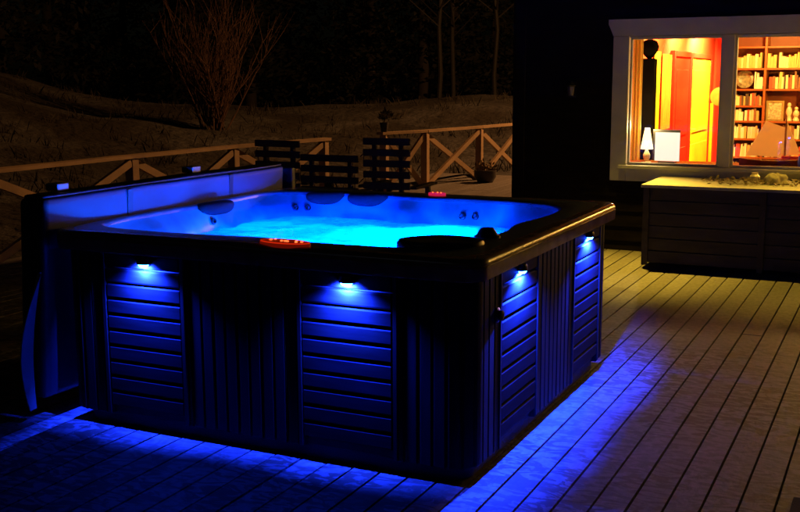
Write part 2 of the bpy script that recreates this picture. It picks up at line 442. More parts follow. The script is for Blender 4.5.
prof.append((RB, .842)); prof.append(([r-.012 for r in RO], .840)); prof.append(([r-.003 for r in RO], .843)); prof.append(([r-.001 for r in RO], .850))
prof.append(([r for r in RO], .896)); prof.append(([r-.006 for r in RO], .899)); prof.append(([r-.006 for r in RO], .903)); prof.append(([r-.001 for r in RO], .907))
for t in (.2, .45, .7, .9, 1.0): prof.append(([r-.001-(b-.001)*(1-math.cos(t*math.pi/2)) for r, b in zip(RO, BW)], .907 + .023*math.sin(t*math.pi/2)))
for t in (.25, .6): prof.append(([o-b+(i+c-(o-b))*t for o, i, b, c in zip(RO, RI, BW, CW)], .930-.001*t))
NFL = len(prof)-1
prof.append(([i+.85*c for i, c in zip(RI, CW)], .928)); prof.append(([i+.34*c for i, c in zip(RI, CW)], .924)); prof.append(([i+.003 for i in RI], .917)); prof.append(([i for i in RI], .905))
mb = MB()
for rs, z in prof: mb.v += ringpts(rs, z)
for j in range(len(prof)-1):
    for i in range(NA): mb.f.append((j*NA+i, j*NA+(i+1) % NA, (j+1)*NA+(i+1) % NA, (j+1)*NA+i)); mb.mi.append(1 if j >= NFL-1 else 0)
rim = mb.build('rim', [M['rim'], M['flange']], tub, smooth=True, ang=50)

_open = opening_r
def opening_r(a): return min(_open(a), ray_rrect(a, .000, 2.160, -.043, 2.108, .10)-.05)
# moulded inner shell
SEP = [R(a) for a in (12, 78, 100, 168, 205, 252, 290, 340)]
def sep_w(a):
    return max(math.exp(-((math.atan2(math.sin(a-s), math.cos(a-s)))/.085)**2) for s in SEP)
mb = MB(); NS = 240
prof = [(1.0, .906), (.992, .895), (.975, .865), (.962, .83), (.950, .79), (.935, .72), (.915, .63), (.885, .56), (.84, .525), (.76, .505), (.66, .50), (.60, .485), (.565, .44), (.545, .36), (.53, .27), (.51, .19), (.47, .145), (.40, .13), (.25, .125), (.10, .123)]
for k, (fr, z) in enumerate(prof):
    for i in range(NS):
        a = 2*math.pi*i/NS; ro = opening_r(a); wgt = sep_w(a)
        t = sm(.998, .95, fr)*sm(.5, .62, fr)
        f2 = fr - .060*wgt*t - .022*(1+math.cos(7*a+1))*t
        zz = z + .16*wgt*sm(.95, .86, fr)*sm(.54, .64, fr) + .05*math.sin(2*a+.7)*sm(.95, .8, fr)*sm(.5, .6, fr)
        mb.v.append((TC.x+math.cos(a)*ro*f2, TC.y+math.sin(a)*ro*f2, zz))
for j in range(len(prof)-1):
    for i in range(NS): mb.f.append((j*NS+i, j*NS+(i+1) % NS, (j+1)*NS+(i+1) % NS, (j+1)*NS+i)); mb.mi.append(0)
mb.f.append([(len(prof)-1)*NS+i for i in range(NS)]); mb.mi.append(0)
shell = mb.build('shell', M['shell'], tub, smooth=True, ang=70)

# jets on the upper walls and under water, each a ring and nozzle
def shell_f(fr, a):
    t = sm(.998, .95, fr)*sm(.5, .62, fr)
    return fr - .060*sep_w(a)*t - .022*(1+math.cos(7*a+1))*t
def jet(a, z, fr, r=.028):
    ro = opening_r(a)*shell_f(fr, a) - .004
    p = Vector((TC.x+math.cos(a)*ro, TC.y+math.sin(a)*ro, z)); n_ = Vector((-math.cos(a), -math.sin(a), .35)).normalized()
    m_ = n_.to_track_quat('Z', 'Y').to_matrix()
    mb = MB().lathe([(r, -.012), (r, .006), (r*.8, .010), (r*.62, .004), (r*.6, -.004)], p, 16, m_)
    return mb.build('jet', M['chrome'], tub, smooth=True)
for a in (134, 137.5, 70, 74, 176): jet(R(a), .832, .962, .020)
for a in (112, 118, 124, 58, 66, 20, 28, 186, 194, 40, 48, 150, 158): jet(R(a), .60, .902, .024)
# headrests
def pillow(a, wdt=.13):
    ro = opening_r(a)-.012; c = Vector((TC.x+math.cos(a)*ro, TC.y+math.sin(a)*ro, .893))
    mb = MB(); n_ = 16; vs = []
    rot = Matrix.Rotation(a+math.pi/2, 4, 'Z')
    bm = bmesh.new(); bmesh.ops.create_uvsphere(bm, u_segments=20, v_segments=12, radius=1)
    for q in bm.verts:
        s = lambda t: math.copysign(abs(t)**.7, t)
        q.co = c + (rot @ Vector((s(q.co.x)*wdt, s(q.co.y)*.045, s(q.co.z)*.040 + (.012*q.co.x**2))))
    mb.bm(bm); return mb.build('headrest', M['pillow'], tub, smooth=True, ang=180)
for a in (127, 113, 172): pillow(R(a), .15)

# filter lid at the near right corner, with its diverter knob
o = MB().lathe([(1.0, -.03), (1.0, .010), (.96, .020), (.80, .024), (.74, .017), (0.02, .022)], (1.845, .315, .925), 48, Matrix.Rotation(R(24), 3, 'Z'), .185, .14).build('filter_lid', M['black'], tub, smooth=True)
kn = MB().lathe([(.060, -.02), (.058, .008), (.046, .016), (.036, .034), (.026, .044), (.004, .046)], (1.955, .575, .925), 24).build('diverter_knob', M['black'], tub, smooth=True)

# round knob on the right side
MB().lathe([(.030, -.012), (.032, .006), (.022, .012), (.022, .026), (.012, .030)], (X1, .275, .655), 18, Matrix.Rotation(R(90), 3, 'Y')).build('side_knob', M['black'], tub, smooth=True)
# keypads
def keypad(cx, cy, rz, sx, sy, mat, led, ring_m, name='control_panel'):
    m3 = Matrix.Rotation(rz, 3, 'Z'); z = .9335
    p = MB().lathe([(1.0, -.01), (1.0, .006), (.93, .010), (.85, .0102)], (cx, cy, z), 40, m3, sx, sy).build(name, mat, tub, smooth=True)
    rg = MB(); n_ = 40; 
    rg.tube([Vector((cx, cy, z+.009)) + m3 @ Vector((math.cos(2*math.pi*k/n_)*sx*.95, math.sin(2*math.pi*k/n_)*sy*.95, 0)) for k in range(n_+1)], .0028, 6)
    rg.build('lit_edge', ring_m, p, smooth=True)
    for t in led:
        q = Vector((cx, cy, z+.0105)) + m3 @ Vector((t[0]*sx, t[1]*sy, 0))
        MB().lathe([(t[2], -.001), (t[2], .003), (t[2]*.6, .005)], q, 10).build('button_light', M['redled'], p, smooth=True)
    return p
keypad(1.262, .018, R(-3), .125, .052, M['redpanel'], [(-.60, .1, .007), (-.5, .40, .0045), (-.12, -.05, .006), (.02, -.02, .006), (.12, -.05, .006), (.38, .3, .006), (.48, -.1, .006), (.64, .15, .0065)], M['redring'])
keypad(1.09, 2.0, R(2), .055, .03, M['pinkpanel'], [(-.5, 0, .004), (0, .2, .005), (.45, 0, .004)], M['pinkpanel'])

# lamps under the rim
def spot(name, loc, d, power, col, half, blend, rad, parent=None):
    l = bpy.data.lights.new(name, 'SPOT'); l.energy = power; l.color = col; l.spot_size = 2*half; l.spot_blend = blend; l.shadow_soft_size = rad
    o = bpy.data.objects.new(name, l); COL.objects.link(o); o.location = loc; o.rotation_euler = Vector(d).to_track_quat('-Z', 'Y').to_euler()
    if parent is not None: o.parent = parent
    return o
def point(name, loc, power, col, rad, parent=None):
    l = bpy.data.lights.new(name, 'POINT'); l.energy = power; l.color = col; l.shadow_soft_size = rad
    o = bpy.data.objects.new(name, l); COL.objects.link(o); o.location = loc
    if parent is not None: o.parent = parent
    return o
BL = (.006, .027, 1)
RIMP = 380
for sd, cs in (('front', LF), ('right', LR), ('left', LR), ('back', LF)):
    fn = SIDES[sd]; n_ = {'front': (0, -1, 0), 'back': (0, 1, 0), 'right': (1, 0, 0), 'left': (-1, 0, 0)}[sd]; n_ = Vector(n_)
    t_ = Vector((0, 0, 1)).cross(n_)
    for c in cs:
        tl_ = 48 if sd == 'right' else 60
        base = Vector(fn(c, -.004, .790)); m_ = Matrix((t_, n_, Vector((0, 0, 1)))).transposed()
        hs = MB(); prof_ = [(.034, .006), (.034, .024), (.028, .034), (.006, .036)]
        hs.lathe(prof_, base + n_*.016, 20, m_, 1, .62)
        h = hs.build('rim_lamp', M['black'], tub, smooth=True)
        MB().lathe([(.020, -.006), (.026, .0), (.028, .0055)], base + n_*.016, 16, m_, 1, .62).build('lens', M['lens'], h, smooth=True)
        ax = (Vector((0, 0, -1))*math.cos(R(tl_)) - n_*math.sin(R(tl_)))
        pw = RIMP*{'front': 1, 'right': 1.5, 'left': 1.3, 'back': .8}[sd]
        spot('rim_lamp_light', base + n_*.034 + Vector((0, 0, -.012)), ax, pw, BL, R(76), .45, .006)

# underwater lamps
for (px, py, pz, pw, gg) in ((1.36, 1.48, .30, 1500, .080), (.46, 1.42, .40, 1000, .024), (1.52, .80, .30, 1050, .080), (.46, .62, .38, 900, .020)):
    MB().lathe([(.05, -.03), (.055, .0), (.04, .012), (.01, .016)], (px, py, pz-.03), 20).build('underwater_lamp', M['uwlens'], tub, smooth=True)
    point('underwater_light', (px, py, pz+.03), pw, (.0, gg, 1), .10)

# water
mb = MB(); zw = .782; k_ = 40
vs = []; fs = []
for j in range(k_+1):
    fr = .951*(1-j/k_)
    for i in range(NS):
        a = 2*math.pi*i/NS; ro = opening_r(a)*fr; x_, y_ = TC.x+math.cos(a)*ro, TC.y+math.sin(a)*ro
        vs.append((x_, y_, zw + .006*noise.noise((x_*5, y_*5, 2)) + .003*noise.noise((x_*14, y_*14, 7))))
for j in range(k_):
    for i in range(NS): fs.append((j*NS+i, j*NS+(i+1) % NS, (j+1)*NS+(i+1) % NS, (j+1)*NS+i))
mb.add(vs, fs); wat = mb.build('water', M['water'], smooth=True, ang=180); tag(wat, kind='structure')

# ------------------------------------------------------------------ folded cover standing on its edge along the left side
cov = empty('tub_cover', (-.12, 1.0, 0), label='folded grey tub cover standing on edge along the far side of the hot tub', cat='tub cover')
def slab(name, x0, x1, y0, y1, z0, z1, mat, lean):
    mb = MB(); mb.bbox(x0, x1, y0, y1, z0, z1, min(.015, (x1-x0)*.3, (z1-z0)*.3))
    mb.v = [(p[0] - -lean*(p[2]-.9) + .12, p[1]-1.0, p[2]) for p in mb.v]
    return mb.build(name, mat, cov, smooth=True)
def padded(name, x0, x1, y0, y1, z0, z1, r, mats, lean):
    """cushion-like slab: rounded edges, slightly swollen and dimpled faces"""
    bm = bmesh.new(); bmesh.ops.create_cube(bm, size=2); bmesh.ops.subdivide_edges(bm, edges=list(bm.edges), cuts=30, use_grid_fill=True)
    for q in bm.verts:
        u_, v_, w_ = q.co
        e = lambda t: math.copysign(1-(1-abs(t))**1.6, t)
        p = Vector(((x0+x1)/2+(x1-x0)/2*u_, (y0+y1)/2+(y1-y0)/2*e(v_), (z0+z1)/2+(z1-z0)/2*e(w_)))
        c = Vector((min(max(p.x, x0+r), x1-r), min(max(p.y, y0+r), y1-r), min(max(p.z, z0+r), z1-r)))
        d = p-c
        if d.length > r: p = c + d.normalized()*r
        k = (1-abs(v_)**3)*(1-abs(w_)**3)
        p.x += math.copysign(min(1, abs(u_)), u_)*k*(.004 + .006*noise.noise((p.y*2.2, p.z*5, x0*30)))
        p.z += .006*noise.noise((p.y*1.3, 3, x0*20))*max(0, w_)
        q.co = Vector((p.x + lean*(p.z-.9) + .12, p.y-1.0, p.z))
    bm.normal_update(); mb = MB(); bm.verts.index_update()
    mb.v = [tuple(q.co) for q in bm.verts]
    for f in bm.faces:
        mb.f.append([q.index for q in f.verts]); c = f.calc_center_median()
        mb.mi.append(1 if f.normal.x > .75 and c.z > .84 and c.y+1.0 > y0+.03 else 0)  # glow-tinted lining only on the inner face above the rim
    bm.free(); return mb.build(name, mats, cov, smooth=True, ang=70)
padded('inner_half', -.090, -.010, -.06, 2.05, .10, 1.072, .026, [M['vinyl'], M['vinyl_lit']], .06)
padded('outer_half', -.172, -.094, -.05, 2.07, .10, 1.068, .026, [M['vinyl'], M['vinyl']], .06)
padded('hinge_fold', -.150, -.032, -.04, 2.05, 1.060, 1.084, .011, [M['vinyl'], M['vinyl']], .06)
for yy in (.55, 1.45):
    mb = MB(); mb.bbox(-.012+.12, -.0075+.12, yy-1.02, yy-.98, .84, 1.06, .002)
    mb.v = [(p[0] + .06*(p[2]-.9) + .004, p[1], p[2]) for p in mb.v]; mb.build('strap', M['vinyl'], cov)
# bowed skirt flap at the near end
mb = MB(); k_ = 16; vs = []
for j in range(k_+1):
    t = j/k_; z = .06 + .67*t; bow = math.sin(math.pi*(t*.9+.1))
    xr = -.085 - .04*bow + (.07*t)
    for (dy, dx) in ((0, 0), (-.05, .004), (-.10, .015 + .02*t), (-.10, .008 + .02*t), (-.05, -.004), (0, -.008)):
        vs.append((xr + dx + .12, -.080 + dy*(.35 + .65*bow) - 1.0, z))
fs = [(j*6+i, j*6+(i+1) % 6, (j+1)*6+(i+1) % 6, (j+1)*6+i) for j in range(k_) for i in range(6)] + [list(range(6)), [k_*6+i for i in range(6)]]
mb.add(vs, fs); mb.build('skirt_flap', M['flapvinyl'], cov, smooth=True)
for yy in (.14, 1.20):
    mb = MB(); mb.bbox(-.135+.12, -.06+.12, yy-1.04, yy-.96, 1.090, 1.125, .006); mb.build('lifter_clip', M['steel'], cov)
mb = MB(); mb.bbox(-.07+.12, .03+.12, 2.085-1, 2.13-1, .05, 1.05, .008); mb.build('lifter_arm', M['vinyl'], cov)

# ------------------------------------------------------------------ fences
def fence(name, pts_, label):
    fo = empty(name, (pts_[0][0], pts_[0][1], 0), label=label, cat='fence')
    o0 = Vector((pts_[0][0], pts_[0][1], 0)); H = .845
    P_ = [Vector((p[0], p[1], 0)) - o0 for p in pts_]
    for p in P_:
        MB().bbox(p.x-.05, p.x+.05, p.y-.05, p.y+.05, -.3, H-.025, .006).build('post', M['fence'], fo)
    rl = MB()
    for a, b in zip(P_, P_[1:]):
        d = (b-a).normalized(); ea = a - d*(.09 if a is P_[0] else 0); eb = b + d*(.09 if b is P_[-1] else 0)
        rl.bar(ea + Vector((0, 0, H)), eb + Vector((0, 0, H)) - d*.004, .13, .036)
    rl.build('handrail', M['fence'], fo)
    for a, b in zip(P_, P_[1:]):
        d = (b-a).normalized(); s = d.cross(Vector((0, 0, 1)))
        for (za, zb, off) in ((.06, H-.06, .024), (H-.06, .06, -.024)):
            MB().bar(a + d*.055 + s*off + Vector((0, 0, za)), b - d*.055 + s*off + Vector((0, 0, zb)), .042, .075).build('brace', M['fence'], fo)
    return fo
fence('deck_fence', [(-3.46, .90), (-3.50, 2.80), (-3.52, 4.76), (-3.45, 6.46), (-3.22, 8.16)], 'long low timber fence with crossed braces running behind the tub cover')
fence('deck_fence', [(-3.16, 9.80), (-2.88, 10.60), (-2.60, 12.10), (-2.42, 13.60)], 'short timber fence with crossed braces and lit posts beside the dark house corner')

# ------------------------------------------------------------------ plants near the fence
def tuft(mb, c, n_, r, L_, up=.8):
    for _ in range(n_):
        d = Vector((random.gauss(0, 1), random.gauss(0, 1), random.gauss(up, .6))).normalized()
        p = Vector(c) + Vector((random.gauss(0, r*.4), random.gauss(0, r*.4), random.gauss(0, r*.3)))
        s = d.orthogonal().normalized()*L_*.16; q = p + d*L_*random.uniform(.5, 1.1); m_ = (p+q)/2
        mb.add([p, m_+s, q, m_-s], [(0, 1, 2, 3)])
pl = empty('potted_plant', (-3.16, 9.80, .865), label='small leafy plant in a slim dark pot standing on the end post of the fence', cat='plant')
MB().lathe([(.045, 0), (.06, .10), (.066, .135), (.058, .138), (.05, .12)], (0, 0, 0), 18).build('pot', M['pot'], pl, smooth=True)
mb = MB(); mb.tube([(0, 0, .10), (.01, 0, .2)], .01, 6); tuft(mb, (.02, 0, .22), 170, .09, .085); mb.build('foliage', M['leaf'], pl)
pl = empty('garden_pot', (-2.36, 11.75, 0), label='squat dark pot with a withered plant at the foot of the far fence post', cat='plant pot')
MB().lathe([(.12, 0), (.17, .09), (.175, .19), (.155, .195), (.14, .16)], (0, 0, 0), 22).build('pot', M['pot'], pl, smooth=True)
mb = MB(); tuft(mb, (0, 0, .20), 160, .16, .10); mb.build('foliage', M['dryleaf'], pl)

# ------------------------------------------------------------------ slatted chairs behind the tub
def slat_seat(name, loc, rz, wd, bh, nslat, label, group, cat, first_z):
    c = empty(name, loc, rz, label=label, group=group, cat=cat)
    mb = MB(); h = wd/2
    pitch_ = .102
    for k in range(nslat):
        z1 = bh - k*pitch_; mb.bbox(-h, h, -.018, .006, z1-.064, z1, .004)
    mb.build('backrest', M['chair'], c)
    for s in (-1, 1):
        MB().bbox(s*(h-.10)-.02, s*(h-.10)+.02, .008, .048, .0, bh-.01, .004).build('leg', M['chair'], c)
        MB().bbox(s*(h-.03)-.022, s*(h-.03)+.022, .50, .545, .0, .60, .004).build('leg', M['chair'], c)
        MB().bbox(s*(h+.005)-.035, s*(h+.005)+.035, .05, .60, .602, .628, .005).build('armrest', M['chair'], c)
    mb = MB()
    for k in range(5): mb.bbox(-h+.01, h-.01, .06+k*.095, .06+k*.095+.08, .40, .424, .004)
    mb.build('seat', M['chair'], c)
    return c
slat_seat('garden_chair', (-.735, 5.0, 0), R(3), .47, 1.075, 6, 'slatted wooden high-back chair with five gaps, beside the fence gap', 'garden furniture behind the tub', 'chair', 0)
slat_seat('garden_chair', (-1.92, 5.0, 0), R(-3), .52, 1.03, 5, 'slatted wooden high-back chair rising behind the tub cover', 'garden furniture behind the tub', 'chair', 0)
slat_seat('garden_bench', (-1.345, 5.0, 0), R(0), .62, .905, 4, 'low slatted wooden bench between the two high-back chairs', 'garden furniture behind the tub', 'bench', 0)

# ------------------------------------------------------------------ house
house = empty('house', (HX, HY, 0), label='dark timber house with a big white-framed window glowing yellow and red', cat='house')
HB, HR, ZT, ZC = 12.4, 6.8, 2.62, 2.34     # back, right end, wall top, ceiling
def hb(): 
    return MB()
def hbuild(mb, name, mat, parent=None, **k):
    o0 = Vector((HX, HY, 0)); mb.v = [tuple(Vector(p)-o0) for p in mb.v] if parent is None else mb.v
    return mb.build(name, mat, parent or house, **k)
def rel(mb): 
    o0 = Vector((HX, HY, 0)); mb.v = [tuple(Vector(p)-o0) for p in mb.v]; return mb
OX0, OX1, OZ0, OZ1 = 1.19, 3.95, .80, 2.0
mb = MB(); T = .18
# horizontal lapped siding on the front, with the opening left free
z = -.05
while z < ZT:
    z2 = min(z+.14, ZT)
    for (a, b) in ([(HX, HR)] if (z2 <= OZ0+.001 or z >= OZ1) else [(HX, OX0), (OX1, HR)]):
        za, zb_ = z, z2
        mb.add([(a, HY-.018, za), (b, HY-.018, za), (b, HY-.004, zb_), (a, HY-.004, zb_), (a, HY+.004, za), (b, HY+.004, za), (b, HY+.004, zb_), (a, HY+.004, zb_)],
               [(0, 1, 2, 3), (4, 7, 6, 5), (0, 4, 5, 1), (3, 2, 6, 7), (0, 3, 7, 4), (1, 5, 6, 2)])
    z = z2
mb.box(HX, OX0, HY+.006, HY+T, -.05, ZT); mb.box(OX1, HR, HY+.006, HY+T, -.05, ZT); mb.box(OX0, OX1, HY+.006, HY+T, -.05, OZ0); mb.box(OX0, OX1, HY+.006, HY+T, OZ1, ZT)
mb.box(HX, HX+T, HY+T+.002, HB, -.3, ZT); mb.box(HR-T, HR, HY+T+.002, HB, -.3, ZT); mb.box(HX+T+.002, HR-T-.002, HB-T, HB, -.3, ZT)
rel(mb).build('wall', M['siding'], house)
mb = MB(); mb.bbox(HX-.02, HX+.10, HY-.045, HY-.02, -.04, ZT-.01, .004); rel(mb).build('corner_board', M['siding'], house)
# roof with eaves
mb = MB(); e = .75; xm = (HY+HB)/2
mb.prism([(HX-.35, HY-e, 2.66), (HX-.35, HB+e, 2.66), (HX-.35, HB+e, 2.80), (HX-.35, xm, 5.0), (HX-.35, HY-e, 2.80)], (HR-HX+.7, 0, 0))
rel(mb).build('roof', M['roof'], house)
# interior skins
RX0 = 1.0
mb = MB(); mb.box(HX+T+.004, HR-T-.004, HY+T+.004, HB-T-.004, -.14, -.10); rel(mb).build('room_floor', M['floor'], house)
mb = MB(); mb.box(HX+T+.004, HR-T-.004, HY+T+.004, HB-T-.004, ZC, ZC+.05); rel(mb).build('ceiling', M['ceil'], house)
mb = MB(); mb.box(RX0-.08, RX0, HY+T+.004, HB-T-.006, -.098, ZC-.002); rel(mb).build('inner_wall', M['redwall'], house)
mb = MB(); mb.box(RX0+.002, 1.44, HB-T-.05, HB-T-.006, -.098, ZC-.002); rel(mb).build('hall_end_wall', M['redwall'], house)
mb = MB(); mb.box(1.44, HR-T-.01, 10.44, 10.52, -.098, ZC-.002); rel(mb).build('partition_wall', M['orange'], house)
mb = MB(); mb.bbox(1.315, 1.438, 10.42, 10.54, -.098, ZC-.004, .004); rel(mb).build('door_post', M['redpaint'], house)
# things on the red wall: doors and hangings
def wall_door(y0, y1, z1, mat, handle=True):
    mb = MB(); mb.bbox(RX0+.001, RX0+.04, y0, y1, -.095, z1, .004)
    for (za, zb_) in ((.12, .75), (.9, z1-.15)):
        mb.bbox(RX0+.030, RX0+.048, y0+.12, y1-.12, za, zb_, .006)
    d = rel(mb).build('door', mat, house)
    if handle:
        h = MB(); h.tube([(RX0+.04, y0+.07, .95), (RX0+.09, y0+.07, .95), (RX0+.09, y0+.18, .95)], .010, 8); rel(h).build('handle', M['brass'], d, smooth=True)
    fr = MB()
    fr.bbox(RX0+.001, RX0+.055, y0-.075, y0-.004, -.095, z1+.07, .004); fr.bbox(RX0+.001, RX0+.055, y1+.004, y1+.06, -.095, z1+.07, .004)
    fr.bbox(RX0+.001, RX0+.060, y0-.002, y1+.002, z1+.004, z1+.07, .004)
    rel(fr).build('door_frame', M['redpaint'], d)
wall_door(9.15, 10.10, 1.86, M['redpaint'])
wall_door(10.24, 11.62, 1.86, M['yellow'])
# window: casing, sill, sashes and panes
win = MB(); CY0 = HY-.055
win.bbox(1.085, 1.232, CY0+.008, HY-.019, .664, 1.990, .004)
win.bbox(3.868, 4.015, CY0+.008, HY-.019, .664, 1.990, .004)
win.prism([(1.085, CY0, 1.992), (4.015, CY0, 1.992), (4.030, CY0, 2.03), (4.062, CY0, 2.10), (4.062, CY0, 2.142), (1.038, CY0, 2.142), (1.038, CY0, 2.10), (1.070, CY0, 2.03)], (0, .036, 0))
win.bbox(1.234, 3.866, CY0+.008, HY-.019, .664, .778, .004)
win.bbox(2.070, 2.164, CY0+.010, HY+.06, .815, 1.988, .004)
wo = rel(win).build('window', M['white'], house)
mb = MB(); mb.bbox(1.17, 3.93, CY0-.045, HY+.05, .780, .812, .005); rel(mb).build('sill', M['white'], wo)
mb = MB(); ya, yb = HY+.032, HY+T+.012
mb.box(OX0+.002, OX0+.022, ya, yb, OZ0+.024, OZ1-.024); mb.box(OX1-.022, OX1-.002, ya, yb, OZ0+.024, OZ1-.024); mb.box(OX0+.002, OX1-.002, ya, yb, OZ0+.002, OZ0+.022); mb.box(OX0+.002, OX1-.002, ya, yb, OZ1-.022, OZ1-.002)
rel(mb).build('reveal', M['white'], wo)
for (a, b) in ((1.236, 2.066), (2.168, 3.864)):
    s = MB(); y0, y1 = HY-.012, HY+.03; t = .020
    s.bbox(a, a+t, y0, y1, .815, 1.986, .003); s.bbox(b-t, b, y0, y1, .815, 1.986, .003); s.bbox(a+t+.001, b-t-.001, y0, y1, .815, .815+t, .003); s.bbox(a+t+.001, b-t-.001, y0, y1, 1.986-t-.006, 1.986, .003)
    rel(s).build('sash', M['white'], wo)
    g = MB(); g.box(a+t, b-t, HY+.006, HY+.010, .815+t, 1.986-t-.006); rel(g).build('pane', M['glass'], wo)
# small unlit lantern on the dark wall
ln = empty('wall_lantern', (.705, HY-.02, 1.50), label='small unlit lantern on the dark wall left of the window', cat='lantern')
MB().bbox(-.03, .03, -.012, -.001, -.07, .08, .003).build('back_plate', M['black'], ln)
MB().tube([(0, -.012, .06), (0, -.05, .085), (0, -.075, .07)], .006, 8).build('arm', M['black'], ln, smooth=True)
MB().lathe([(.012, .07), (.05, .045), (.045, .04), (.042, .035)], (0, -.075, 0), 8).build('cap', M['black'], ln)
MB().lathe([(.04, -.062), (.04, -.050), (.028, -.048)], (0, -.075, 0), 8).build('base', M['black'], ln)
MB().lathe([(.026, -.047), (.036, .034), (.030, .036)], (0, -.075, 0), 8).build('glass', M['steel'], ln)
# recessed lamps under the eave
for lx, pw, dr, ha in ((1.30, 640, (.02, -.19, -1), 29), (2.85, 190, (0, -.22, -1), 31)):
    el = empty('eave_lamp', (lx, 5.54, 2.66), label='round lamp set under the eave above the ' + ('left end of the window' if lx < 3 else 'right end of the window'), cat='lamp', group='eave lamps')
    mb = MB(); n_ = 24
    mb.lathe([(.052, 0), (.052, -.05), (.060, -.05), (.060, 0)], (0, 0, 0), n_); mb.f = mb.f[:-2]; mb.mi = mb.mi[:-2]; mb.build('housing', M['black'], el, smooth=True)
    MB().lathe([(.047, -.012), (.047, -.002)], (0, 0, 0), n_).build('bulb', M['bulb'], el)
    spot('eave_light', (lx, 5.54, 2.60), dr, pw, (1, .62, .05), R(ha), 1, .03)

# lit lantern on the wall past the right end of the window
wl = empty('wall_lantern', (4.75, HY-.02, 1.62), label='lit lantern on the house wall past the far end of the window', cat='lantern')
MB().bbox(-.04, .04, -.012, -.001, -.10, .12, .003).build('back_plate', M['black'], wl)
MB().tube([(0, -.012, .09), (0, -.08, .12), (0, -.11, .10)], .007, 8).build('arm', M['black'], wl, smooth=True)
MB().lathe([(.02, .10), (.075, .065), (.07, .058), (.065, .055)], (0, -.11, 0), 8).build('cap', M['black'], wl)
MB().lathe([(.040, -.08), (.056, .05), (.048, .054)], (0, -.11, 0), 8).build('glass', M['bulb'], wl)
point('wall_lantern_light', (4.75, HY-.135, 1.60), 430, (1, .47, .07), .06)

# ------------------------------------------------------------------ storage chest under the window
ch = empty('storage_chest', (2.5, 5.62, 0), label='long dark plank chest with a pale lid standing under the window', cat='chest')
def chrel(mb): mb.v = [(p[0]-2.5, p[1]-5.62, p[2]) for p in mb.v]; return mb
mb = MB(); x0, x1 = 1.60, 3.75
mb.box(x0+.012, x1-.012, 5.242, 6.02, .05, .695)
for k in range(6):
    z0 = .052 + k*.108; mb.bbox(x0, x1, 5.222, 5.241, z0, z0+.101, .003); mb.bbox(x0-.008, x0+.011, 5.243, 6.02, z0, z0+.101, .003)
chrel(mb).build('body', M['darkwood'], ch)
for xx in (1.60, 2.545, 3.70):
    mb = MB(); mb.bbox(xx-.002, xx+.05, 5.203, 5.221, .03, .694, .003); chrel(mb).build('batten', M['darkwood'], ch)
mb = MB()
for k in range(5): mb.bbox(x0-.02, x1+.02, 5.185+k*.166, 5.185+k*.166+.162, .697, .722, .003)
chrel(mb).build('lid', simple('pale_lid_boards', (.42, .40, .34), .75, .35, 4, bump=.15, bscale=40, stretch=(.6, 4, 1)), ch)  # lid boards paler than the chest body, streaky in tone
mb = MB()
for k in range(420):
    p = Vector((random.triangular(1.95, 3.5, 2.35), random.uniform(5.42, 5.85), .726 + random.random()*.03))
    d = Vector((random.gauss(0, 1), random.gauss(0, 1), random.gauss(0, .35))).normalized(); s = d.cross(Vector((random.gauss(0, .4), random.gauss(0, .4), 1))).normalized()*random.uniform(.006, .014); L_ = random.uniform(.025, .06)
    mb.add([p, p+d*L_*.5+s, p+d*L_, p+d*L_*.5-s], [(0, 1, 2, 3)])
tag(mb.build('dead_leaves', M['dryleaf']), kind='stuff', label='dead leaves scattered on the chest lid', cat='leaves')
bm = bmesh.new(); bmesh.ops.create_icosphere(bm, subdivisions=4, radius=1)
for q in bm.verts:
    k = 1 + .35*noise.noise(q.co*1.6 + Vector((3, 1, 2))) + .18*noise.noise(q.co*4)
    q.co = Vector((q.co.x*.085*k, q.co.y*.07*k, max(0, q.co.z*.095*k + .012)))
cl = MB().bm(bm).build('crumpled_cloth', M['bone'], smooth=True, ang=180, loc=(2.615, 5.62, .7225)); tag(cl, label='crumpled pale cloth lying on the chest lid among dead leaves', cat='cloth')
bm = bmesh.new(); bmesh.ops.create_icosphere(bm, subdivisions=3, radius=1)
jr = MB().lathe([(.03, 0), (.042, .02), (.042, .06), (.026, .078), (.028, .09), (.02, .09)], (0, 0, 0), 18).build('jar', M['ceramic'], smooth=True, loc=(2.44, 5.66, .7225)); tag(jr, label='little pale jar standing on the chest lid left of the cloth', cat='jar')
bm.free()

# ------------------------------------------------------------------ room contents
tb = empty('window_table', (2.3, 6.62, -.098), label='long wooden table just inside the window carrying the lamp and model boat', cat='table')
MB().bbox(-1.18, 1.3, -.27, .28, .868, .898, .004).build('table_top', M['shelf'], tb)
for sx in (-1.1, 1.22):
    for sy in (-.22, .22): MB().bbox(sx-.03, sx+.03, sy-.03, sy+.03, 0, .866, .004).build('leg', M['shelf'], tb)
TZ = .8005
tl = empty('table_lamp', (1.328, 6.50, TZ), label='small lit table lamp with pale cone shade inside the left window pane', cat='lamp')
MB().lathe([(.045, 0), (.045, .012), (.018, .02), (.032, .05), (.034, .08), (.014, .12), (.010, .15)], (0, 0, 0), 24).build('base', M['ceramic'], tl, smooth=True)
mb = MB().lathe([(.060, .135), (.024, .335)], (0, 0, 0), 28); mb.f = mb.f[:-2]; mb.mi = mb.mi[:-2]; mb.build('lamp_shade', M['shade'], tl, smooth=True)
point('table_lamp_light', (1.328, 6.50, TZ+.36), 26, (1, .66, .22), .02)
mo = empty('monitor', (1.50, 6.60, TZ), R(-4), label='bright white screen standing by the table lamp inside the window', cat='screen')
MB().bbox(-.145, .122, .006, .024, .016, .318, .004).build('bezel', M['black'], mo)
MB().box(-.119, .121, .000, .0055, .017, .292).build('display', M['screen'], mo)
MB().bbox(-.08, .08, -.02, .07, 0, .012, .003).build('stand', M['black'], mo)
